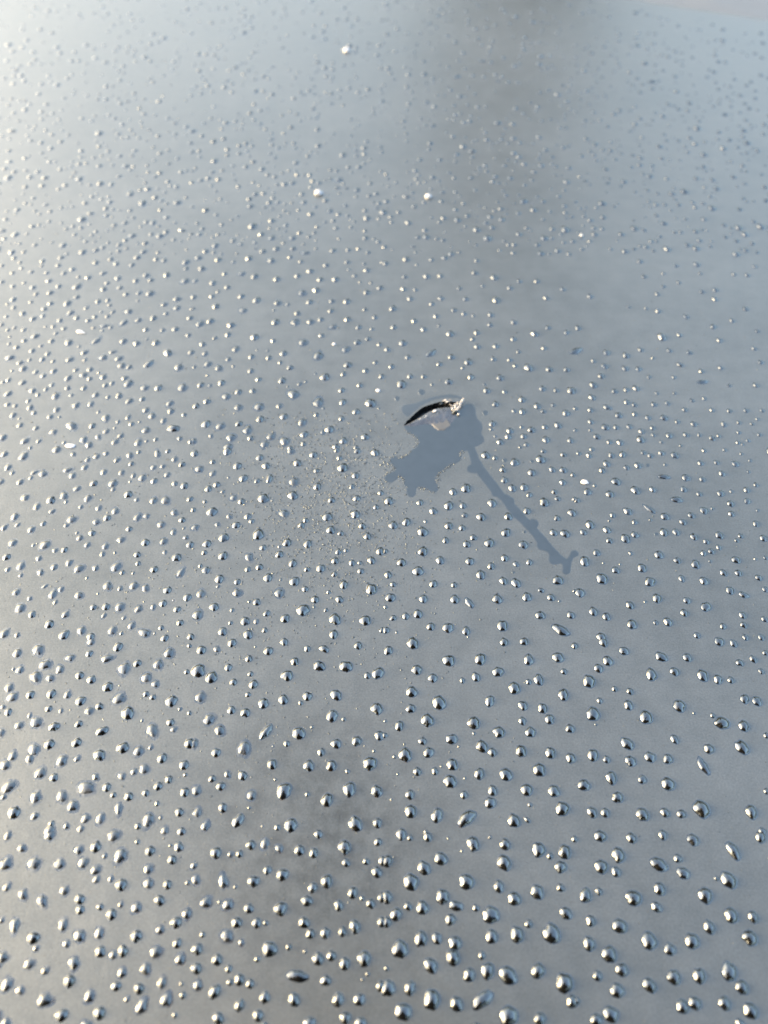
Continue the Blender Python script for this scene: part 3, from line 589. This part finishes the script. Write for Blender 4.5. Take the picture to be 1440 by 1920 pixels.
variants = [drop_mesh(s, lumpy=.085) for s in range(12)]                             # crisp
glazed = [drop_mesh(40 + s, contact=45, foot=.55, spike=.3, lumpy=.1) for s in range(12)]    # broad foot of glaze
def placement(x, y, w, e, a, rnd):
    yy = y + w * .1
    p = at(x, yy)
    s = w * scale_at(x, yy) / 2 * (.95 - .08 * max(0, min(1, (y - 700) / 900)))
    if e > 1.01:
        d = at(x + math.cos(R(a)) * 4, yy - math.sin(R(a)) * 4) - p
        rz = math.atan2(d.y, d.x)
        sx, sy = s * e ** .62, s * e ** -.45
    else:
        rz = rnd.uniform(0, 6.28)
        sx, sy = s * rnd.uniform(.94, 1.08), s * rnd.uniform(.94, 1.08)
    sz = min(sx, sy) * rnd.uniform(.85, 1.08)
    run = 1.0 + .24 * max(0, min(1, (1900 - y) / 1500)) if e <= 1.01 else 1.0          # round drops have crept a little down the slope
    return Matrix.Translation((p.x, p.y, 0)) @ Matrix.Diagonal((.98, run, 1, 1)) @ Matrix.Rotation(rz, 4, 'Z') @ Matrix.Diagonal((sx, sy, sz, 1))
def which(x, y, rnd):
    g = .95 - x / 620.0 + (.25 if y < 900 else 0)       # glaze is thicker towards the left
    return (glazed if rnd.random() < g else variants)[rnd.randrange(12)]
STREAK = px(4.8, 850, 820, [(160,110),(220,270),(330,420),(420,520),(560,660),(700,800),(860,960),(1000,1130)])
order = sorted((d for d in DROPS if -4 < d[0] < 1444 and -4 < d[1] < 1924), key=lambda d: -d[2] * math.sqrt(d[3]))
big = order[:300]
bigset = set(big)
rnd = random.Random(21)
near = {}
for d in DROPS: near.setdefault((int(d[0] // 60), int(d[1] // 60)), []).append(d)
def crowd(d):
    """clearance to the next droplet, in widths, and that droplet's relative size"""
    best = (9, 1)
    for i in (-1, 0, 1):
        for j in (-1, 0, 1):
            for q in near.get((int(d[0] // 60) + i, int(d[1] // 60) + j), ()):
                if q is not d:
                    gap = (math.hypot(q[0] - d[0], q[1] - d[1]) - (q[2] + d[2]) / 2) / d[2]
                    best = min(best, (gap, q[2] / d[2]))
    return best
for d in big:
    (x, y, w, e, a) = d
    me = which(x, y, rnd)
    o = link('frozen_droplet', me)
    o.matrix_world = placement(x, y, w, e, a, rnd)
    gap, rel = crowd(d)
    mm = w * scale_at(x, y) * 1000
    if e >= 1.5:
        key_ = ('long stretched frozen droplet, much longer than it is wide', 'long stretched frozen droplets')
        if seg_dist((x, y), STREAK, False) < 110: key_ = ('long stretched frozen droplet beside the end of the meltwater streak', 'long droplets by the streak')
        elif mm > 3.2: key_ = ('large long stretched frozen droplet, the thick bean shaped kind', 'thick long droplets')
    elif e > 1.1:
        key_ = ('oval frozen droplet, slightly longer than it is wide', 'oval frozen droplets')
        if mm > 2.9: key_ = ('large oval frozen droplet, slightly longer than it is wide', 'large oval droplets')
    elif seg_dist((x, y), STREAK, False) < 70:
        key_ = ('round frozen droplet beading close beside the dark meltwater streak', 'round droplets beside the streak')
    elif seg_dist((x, y), SLIT) < 110:
        key_ = ('round frozen droplet beading near the crescent gash', 'round droplets near the gash')
    elif math.hypot((x - 620) / 130, (y - 960) / 170) < 1:
        key_ = ('round frozen droplet sitting among fine frost crumbs', 'round droplets among the frost crumbs')
    elif me in glazed and mm > 2.5:
        key_ = ('large round frozen droplet with a soft dull foot of glaze', 'large glazed droplets')
    elif me in glazed:
        key_ = ('small round frozen droplet with a soft dull foot of glaze', 'small glazed droplets')
    elif gap < .22 and rel < .6:
        key_ = ('round clear frozen droplet with a much smaller droplet at its side', 'droplets with a small companion')
    elif gap < .22:
        key_ = ('round clear frozen droplet nearly touching a droplet of like size', 'droplets in close pairs')
    elif mm > 3.0:
        key_ = ('very large plump clear round frozen droplet standing alone', 'largest lone droplets')
    elif mm > 2.5:
        key_ = ('large clear round frozen droplet standing alone', 'large lone droplets')
    elif mm > 2.1:
        key_ = ('middling clear round frozen droplet standing alone', 'middling lone droplets')
    else:
        key_ = ('smaller clear round frozen droplet standing alone', 'smaller lone droplets')
    tag(o, key_[0], 'droplet', key_[1])
# all the smaller ones in one mesh
small_v = [drop_mesh(80 + s, segs=16, lumpy=.085) for s in range(8)]
small_g = [drop_mesh(120 + s, segs=16, contact=45, foot=.55, spike=.3, lumpy=.1) for s in range(8)]
V, F = [], []
mats = []
cache = {}
for me in small_v + small_g:
    cache[me] = ([v.co.copy() for v in me.vertices], [tuple(p.vertices) for p in me.polygons])
for (x, y, w, e, a) in DROPS:
    if (x, y, w, e, a) in bigset: continue
    g = .95 - x / 620.0 + (.25 if y < 900 else 0)
    me = (small_g if rnd.random() < g else small_v)[rnd.randrange(8)]
    Mx = placement(x, y, w, e, a, rnd)
    vs_, fs_ = cache[me]
    b = len(V)
    V.extend((Mx @ v)[:] for v in vs_)
    F.extend(tuple(b + i for i in f) for f in fs_)
    mats.extend([1 if me in small_g else 0] * len(fs_))
fm = mesh('droplet_field', V, F)
fm.materials.append(M_drop); fm.materials.append(M_glaze)
fm.polygons.foreach_set('material_index', mats)
tag(link('droplet_field', fm, M_drop), 'countless smaller frozen droplets spread over the whole panel', 'droplets', kind='stuff')
for me in small_v + small_g: bpy.data.meshes.remove(me)

# ------------------------------------------------------------------ frost crumbs
rnd = random.Random(33)
V, F = [], []
def crumb(x, y, w, h=.6):
    p = at(x, y)
    s = w * scale_at(x, y) / 2
    k = rnd.choice((5, 6, 7))
    b = len(V)
    r0 = rnd.uniform(0, 6.28)
    st = rnd.uniform(.6, 1.6)
    ca, sa = math.cos(r0), math.sin(r0)
    for (rr, zz) in ((1, -.1), (.72, h * rnd.uniform(.6, 1.1))):
        for i in range(k):
            t = 2 * math.pi * i / k
            q = rr * rnd.uniform(.65, 1.3)
            lx, ly = q * math.cos(t) * st, q * math.sin(t)
            V.append((p.x + s * (lx * ca - ly * sa), p.y + s * (lx * sa + ly * ca), s * zz * rnd.uniform(.6, 1.3)))
    V.append((p.x, p.y, s * h * rnd.uniform(1, 1.4)))
    for i in range(k):
        j = (i + 1) % k
        F.append((b + i, b + j, b + k + j, b + k + i))
        F.append((b + k + i, b + k + j, b + 2 * k))
def ok_spot(x, y):
    return not inside((x, y), PATCH) and not inside((x, y), SLIT)
for _ in range(5200):
    x, y = rnd.gauss(630, 95), rnd.gauss(930, 115)
    if y > 770 and ok_spot(x, y): crumb(x, y, rnd.choice((.9, 1.1, 1.4, 1.8, 2.3, 3.0, 4.0)), .34)
for _ in range(2200):
    x, y = rnd.gauss(470, 260), rnd.gauss(1150, 230)
    if -40 < x < 1480 and y < 2000 and ok_spot(x, y): crumb(x, y, rnd.choice((1.0, 1.4, 1.9, 2.6, 3.8)), .32)
for _ in range(2600):
    x, y = rnd.uniform(-40, 1480), rnd.uniform(560, 1960)
    if ok_spot(x, y): crumb(x, y, rnd.choice((.9, 1.2, 1.6, 2.2)), .4)
rim = px(4, 640, 680, [(500,520),(575,560),(575,630),(510,690),(440,715),(375,715),(365,745),(415,790),(335,850),(345,895),(425,850),(480,870),(480,925),(555,930),(640,938),(700,965),(712,900),(740,815),(830,755),(895,700),(900,660)])
for p in dense(rim, .45, 3, 4, closed=False):
    x, y = p[0] + rnd.gauss(0, 2.2), p[1] + rnd.gauss(0, 2.2)
    if ok_spot(x, y): crumb(x, y, rnd.choice((1.1, 1.4, 1.8, 2.4, 3.4)), .42)
cm = mesh('frost_crumbs', V, F, False)
tag(link('frost_crumbs', cm, M_crumb), 'fine gritty frost crumbs left of and below the gash', 'frost', kind='stuff')

# ------------------------------------------------------------------ white ice grains that catch the light
def grain(x, y, ln, wd, ang, label, pointed=False, ht=.5):
    s = scale_at(x, y)
    p = at(x, y + wd * .2)
    d = at(x + math.cos(R(ang)) * 4, y + wd * .2 - math.sin(R(ang)) * 4) - p
    rz = math.atan2(d.y, d.x)
    L, W = ln * s * .42, wd * s * .42
    V, F = [], []
    segs, rings = 18, 7
    rr = random.Random(int(x * 7 + y))
    V.append((0, 0, W * ht * 2))
    for k in range(1, rings + 1):
        t = k / rings * math.pi * .62
        for i in range(segs):
            a = 2 * math.pi * i / segs
            q = 1 + .06 * math.sin(3 * a + x) + .04 * math.sin(5 * a + y)
            lx = math.sin(t) * math.cos(a) * q
            if pointed and lx > 0: tw = 1 - .75 * lx
            else: tw = 1
            V.append((lx * L, math.sin(t) * math.sin(a) * W * q * tw, W * ht * (1 + math.cos(t)) - W * ht * (1 + math.cos(math.pi * .62)) - .00002))
    for i in range(segs): F.append((0, 1 + i, 1 + (i + 1) % segs))
    for k in range(rings - 1):
        b = 1 + k * segs
        for i in range(segs):
            j = (i + 1) % segs
            F.append((b + i, b + segs + i, b + segs + j, b + j))
    V[0] = (0, 0, W * ht * 2 - W * ht * (1 + math.cos(math.pi * .62)))
    o = link('ice_grain', mesh('ice_grain', V, F), M_white)
    o.location = (p.x, p.y, 0)
    o.rotation_euler.z = rz
    tag(o, label, 'ice grain', 'white ice grains')
grain(152, 621, 25, 10, -18, 'pointed bright white ice grain shaped like a rice seed', True, .4)
grain(132, 834, 24, 13, -5, 'plump oval white ice grain beside a dark oval droplet', False, .4)
grain(1096, 902, 18, 13, -5, 'oval white ice grain on the blue grey panel right of the streak')
grain(709, 731, 11, 9, -30, 'tiny white ice grain between droplets left of the gash')
grain(650, 93, 15, 15, 90, 'blurred white ice grain farthest from the gash', False, .7)
grain(597, 360, 16, 18, 60, 'blurred white ice grain, the wider of the close pair beyond the gash', False, .7)
grain(803, 367, 12, 15, 80, 'blurred white ice grain, the narrower of the close pair beyond the gash', False, .7)
grain(626, 644, 8, 8, 0, 'faint small white ice fleck among droplets beyond the gash')
grain(313, 658, 12, 7, -50, 'small whitish ice fleck lodged on a long droplet')
grain(1090, 440, 7, 7, 60, 'lone small white ice fleck on the blurred bluish side')

# ------------------------------------------------------------------ the photographer, mirrored in every droplet
def skin_body():
    pts, rad, ed = [], [], []
    def v(co, r, par=None):
        pts.append(co); rad.append(r)
        if par is not None: ed.append((par, len(pts) - 1))
        return len(pts) - 1
    pel = v((-.05, -.41, .04), .25)
    wa = v((-.05, -.35, .20), .25, pel)
    ch = v((-.05, -.20, .34), .26, wa)
    nb = v((-.045, -.10, .39), .15, ch)
    nk = v((-.04, -.065, .425), .08, nb)
    jaw = v((-.035, -.035, .45), .09, nk)
    hd = v((-.035, 0, .50), .11, jaw)
    v((-.035, 0, .56), .09, hd)
    for s in (-1, 1):
        sh = v((-.05 + s * .20, -.25, .39), .10, ch)
        el = v((-.03 + s * .25, -.22, .15), .07, sh)
        wr = v((s * .095, -.14, .085), .032, el)
        pa = v((s * .062, -.10, .094), .026, wr)
        for k in range(4):
            u = -.012 + k * .009
            f1 = v((s * (.050 - .000 * k), -.085 + u, .082 + u * .78), .0085, pa)
            f2 = v((s * .030, -.078 + u, .070 + u * .78), .008, f1)
            v((s * .016, -.076 + u, .069 + u * .78), .0065, f2)
        t1 = v((s * .050, -.118, .118), .010, pa)
        t2 = v((s * .034, -.112, .130), .009, t1)
        v((s * .022, -.098, .138), .007, t2)
        hp = v((-.05 + s * .11, -.45, -.08), .12, pel)
        kn = v((-.05 + s * .12, -.44, -.46), .068, hp)
        an = v((-.05 + s * .12, -.48, -.88), .045, kn)
        v((-.05 + s * .13, -.34, -.915), .035, an)
    me = bpy.data.meshes.new('person')
    me.from_pydata(pts, ed, [])
    o = bpy.data.objects.new('person', me)
    C.objects.link(o)
    md = o.modifiers.new('skin', 'SKIN')
    for i, r in enumerate(rad):
        me.skin_vertices[0].data[i].radius = (r, r * (.8 if i in (0, 1, 2) else 1))
        me.skin_vertices[0].data[i].use_root = (i == 0)
    sb = o.modifiers.new('sub', 'SUBSURF'); sb.levels = 2; sb.render_levels = 2
    dg = bpy.context.evaluated_depsgraph_get()
    em = bpy.data.meshes.new_from_object(o.evaluated_get(dg))
    o.modifiers.clear()
    o.data = em
    em.materials.clear()
    em.materials.append(M_coat); em.materials.append(M_skin)
    for p in em.polygons:
        p.use_smooth = True
        c = p.center
        p.material_index = 1 if (c.z > .41 and c.y > -.08) else 0
    bpy.data.meshes.remove(me)
    return o
person = skin_body()
tag(person, 'person in dark coat and gloves leaning over with a phone, mirrored in the droplets', 'person')
def hair_cap():
    V, F = [], []
    for k in range(9):
        t = math.pi * .56 * k / 8
        for i in range(20):
            a = 2 * math.pi * i / 20
            low = 1.0 + (.25 if math.sin(a) < .2 else -.15) * (k / 8)
            V.append((.108 * math.sin(t * low) * math.cos(a), .116 * math.sin(t * low) * math.sin(a), .105 * math.cos(t * low)))
    for k in range(8):
        for i in range(20):
            j = (i + 1) % 20
            F.append((k * 20 + i, (k + 1) * 20 + i, (k + 1) * 20 + j, k * 20 + j))
    o = link('hair', mesh('hair', V, F), M_hair, person)
    o.location = (-.035, -.012, .522)
    return o
hair_cap()
fwd = Vector((0, math.cos(PITCH), -math.sin(PITCH)))
upv = Vector((0, math.sin(PITCH), math.cos(PITCH)))
phone = link('phone', None)
phone.location = Vector((0, 0, CAM_H)) - fwd * .0075 - upv * .058
phone.rotation_euler = (R(90) - PITCH, 0, 0)
tag(phone, 'slim black phone held low over the panel by the person', 'phone')
def rounded_slab(name, w, h, d, r, mat, parent, loc=(0, 0, 0)):
    bm = bmesh.new()
    ring = []
    for (cx, cy, a0) in ((w / 2 - r, h / 2 - r, 0), (-w / 2 + r, h / 2 - r, 90), (-w / 2 + r, -h / 2 + r, 180), (w / 2 - r, -h / 2 + r, 270)):
        for k in range(6):
            a = R(a0 + 18 * k)
            ring.append((cx + r * math.cos(a), cy + r * math.sin(a)))
    lo_ = [bm.verts.new((x, y, -d / 2)) for x, y in ring]
    hi_ = [bm.verts.new((x, y, d / 2)) for x, y in ring]
    bm.faces.new(lo_[::-1]); bm.faces.new(hi_)
    for i in range(len(ring)):
        j = (i + 1) % len(ring)
        bm.faces.new((lo_[i], lo_[j], hi_[j], hi_[i]))
    me = bpy.data.meshes.new(name); bm.to_mesh(me); bm.free()
    o = link(name, me, mat, parent); o.location = loc
    return o
rounded_slab('shell', .075, .16, .0075, .010, M_phone, phone)
rounded_slab('screen', .071, .152, .0006, .008, M_lens, phone, (0, 0, .0042))
rounded_slab('lens', .010, .010, .0012, .0049, M_lens, phone, (0, .058, -.0045))

# ------------------------------------------------------------------ the dark conifer ahead, mirrored as the notch in the droplets
M_leaf = noisy('dark_needles', (.03, .045, .025), (.05, .07, .04), 3, .6, .8)
M_bark = noisy('bark', (.06, .045, .035), (.10, .08, .06), 12, .8, .95, .4, .01)
tree = link('conifer', None)
tree.location = (1.05, 7.0, GROUND_Z)
tag(tree, 'narrow dark conifer standing beyond the panel, mirrored in the droplets', 'tree')
V, F = [], []
for k in range(9):
    z = 6.2 * k / 8
    r = .13 * (1 - k / 8.6)
    for i in range(10):
        a = 2 * math.pi * i / 10
        V.append((r * math.cos(a) + .03 * math.sin(k * 1.3), r * math.sin(a), z))
for k in range(8):
    for i in range(10):
        j = (i + 1) % 10
        F.append((k * 10 + i, k * 10 + j, k * 10 + 10 + j, k * 10 + 10 + i))
link('trunk', mesh('trunk', V, F), M_bark, tree)
rnd = random.Random(70)
V, F = [], []
for _ in range(4200):
    z = 6.8 - 6.2 * rnd.random() ** .75
    h = (6.9 - z) / 6.3
    rmax = .78 * min(1, h * 1.25 + .04) * (1 + .22 * math.sin(z * 4.1))
    a = rnd.uniform(0, 6.283)
    r = rmax * math.sqrt(rnd.uniform(.08, 1))
    c = Vector((r * math.cos(a), r * math.sin(a), z - .25 * r))
    out = Vector((math.cos(a), math.sin(a), -.35 + rnd.uniform(-.3, .3))).normalized()
    side = out.cross(Vector((rnd.uniform(-1, 1), rnd.uniform(-1, 1), rnd.uniform(-.3, 1)))).normalized()
    l, w = rnd.uniform(.09, .2), rnd.uniform(.025, .05)
    b = len(V)
    V.extend([tuple(c - out * l), tuple(c + side * w), tuple(c + out * l), tuple(c - side * w)])
    F.append((b, b + 1, b + 2, b + 3))
link('crown', mesh('crown', V, F, False), M_leaf, tree)
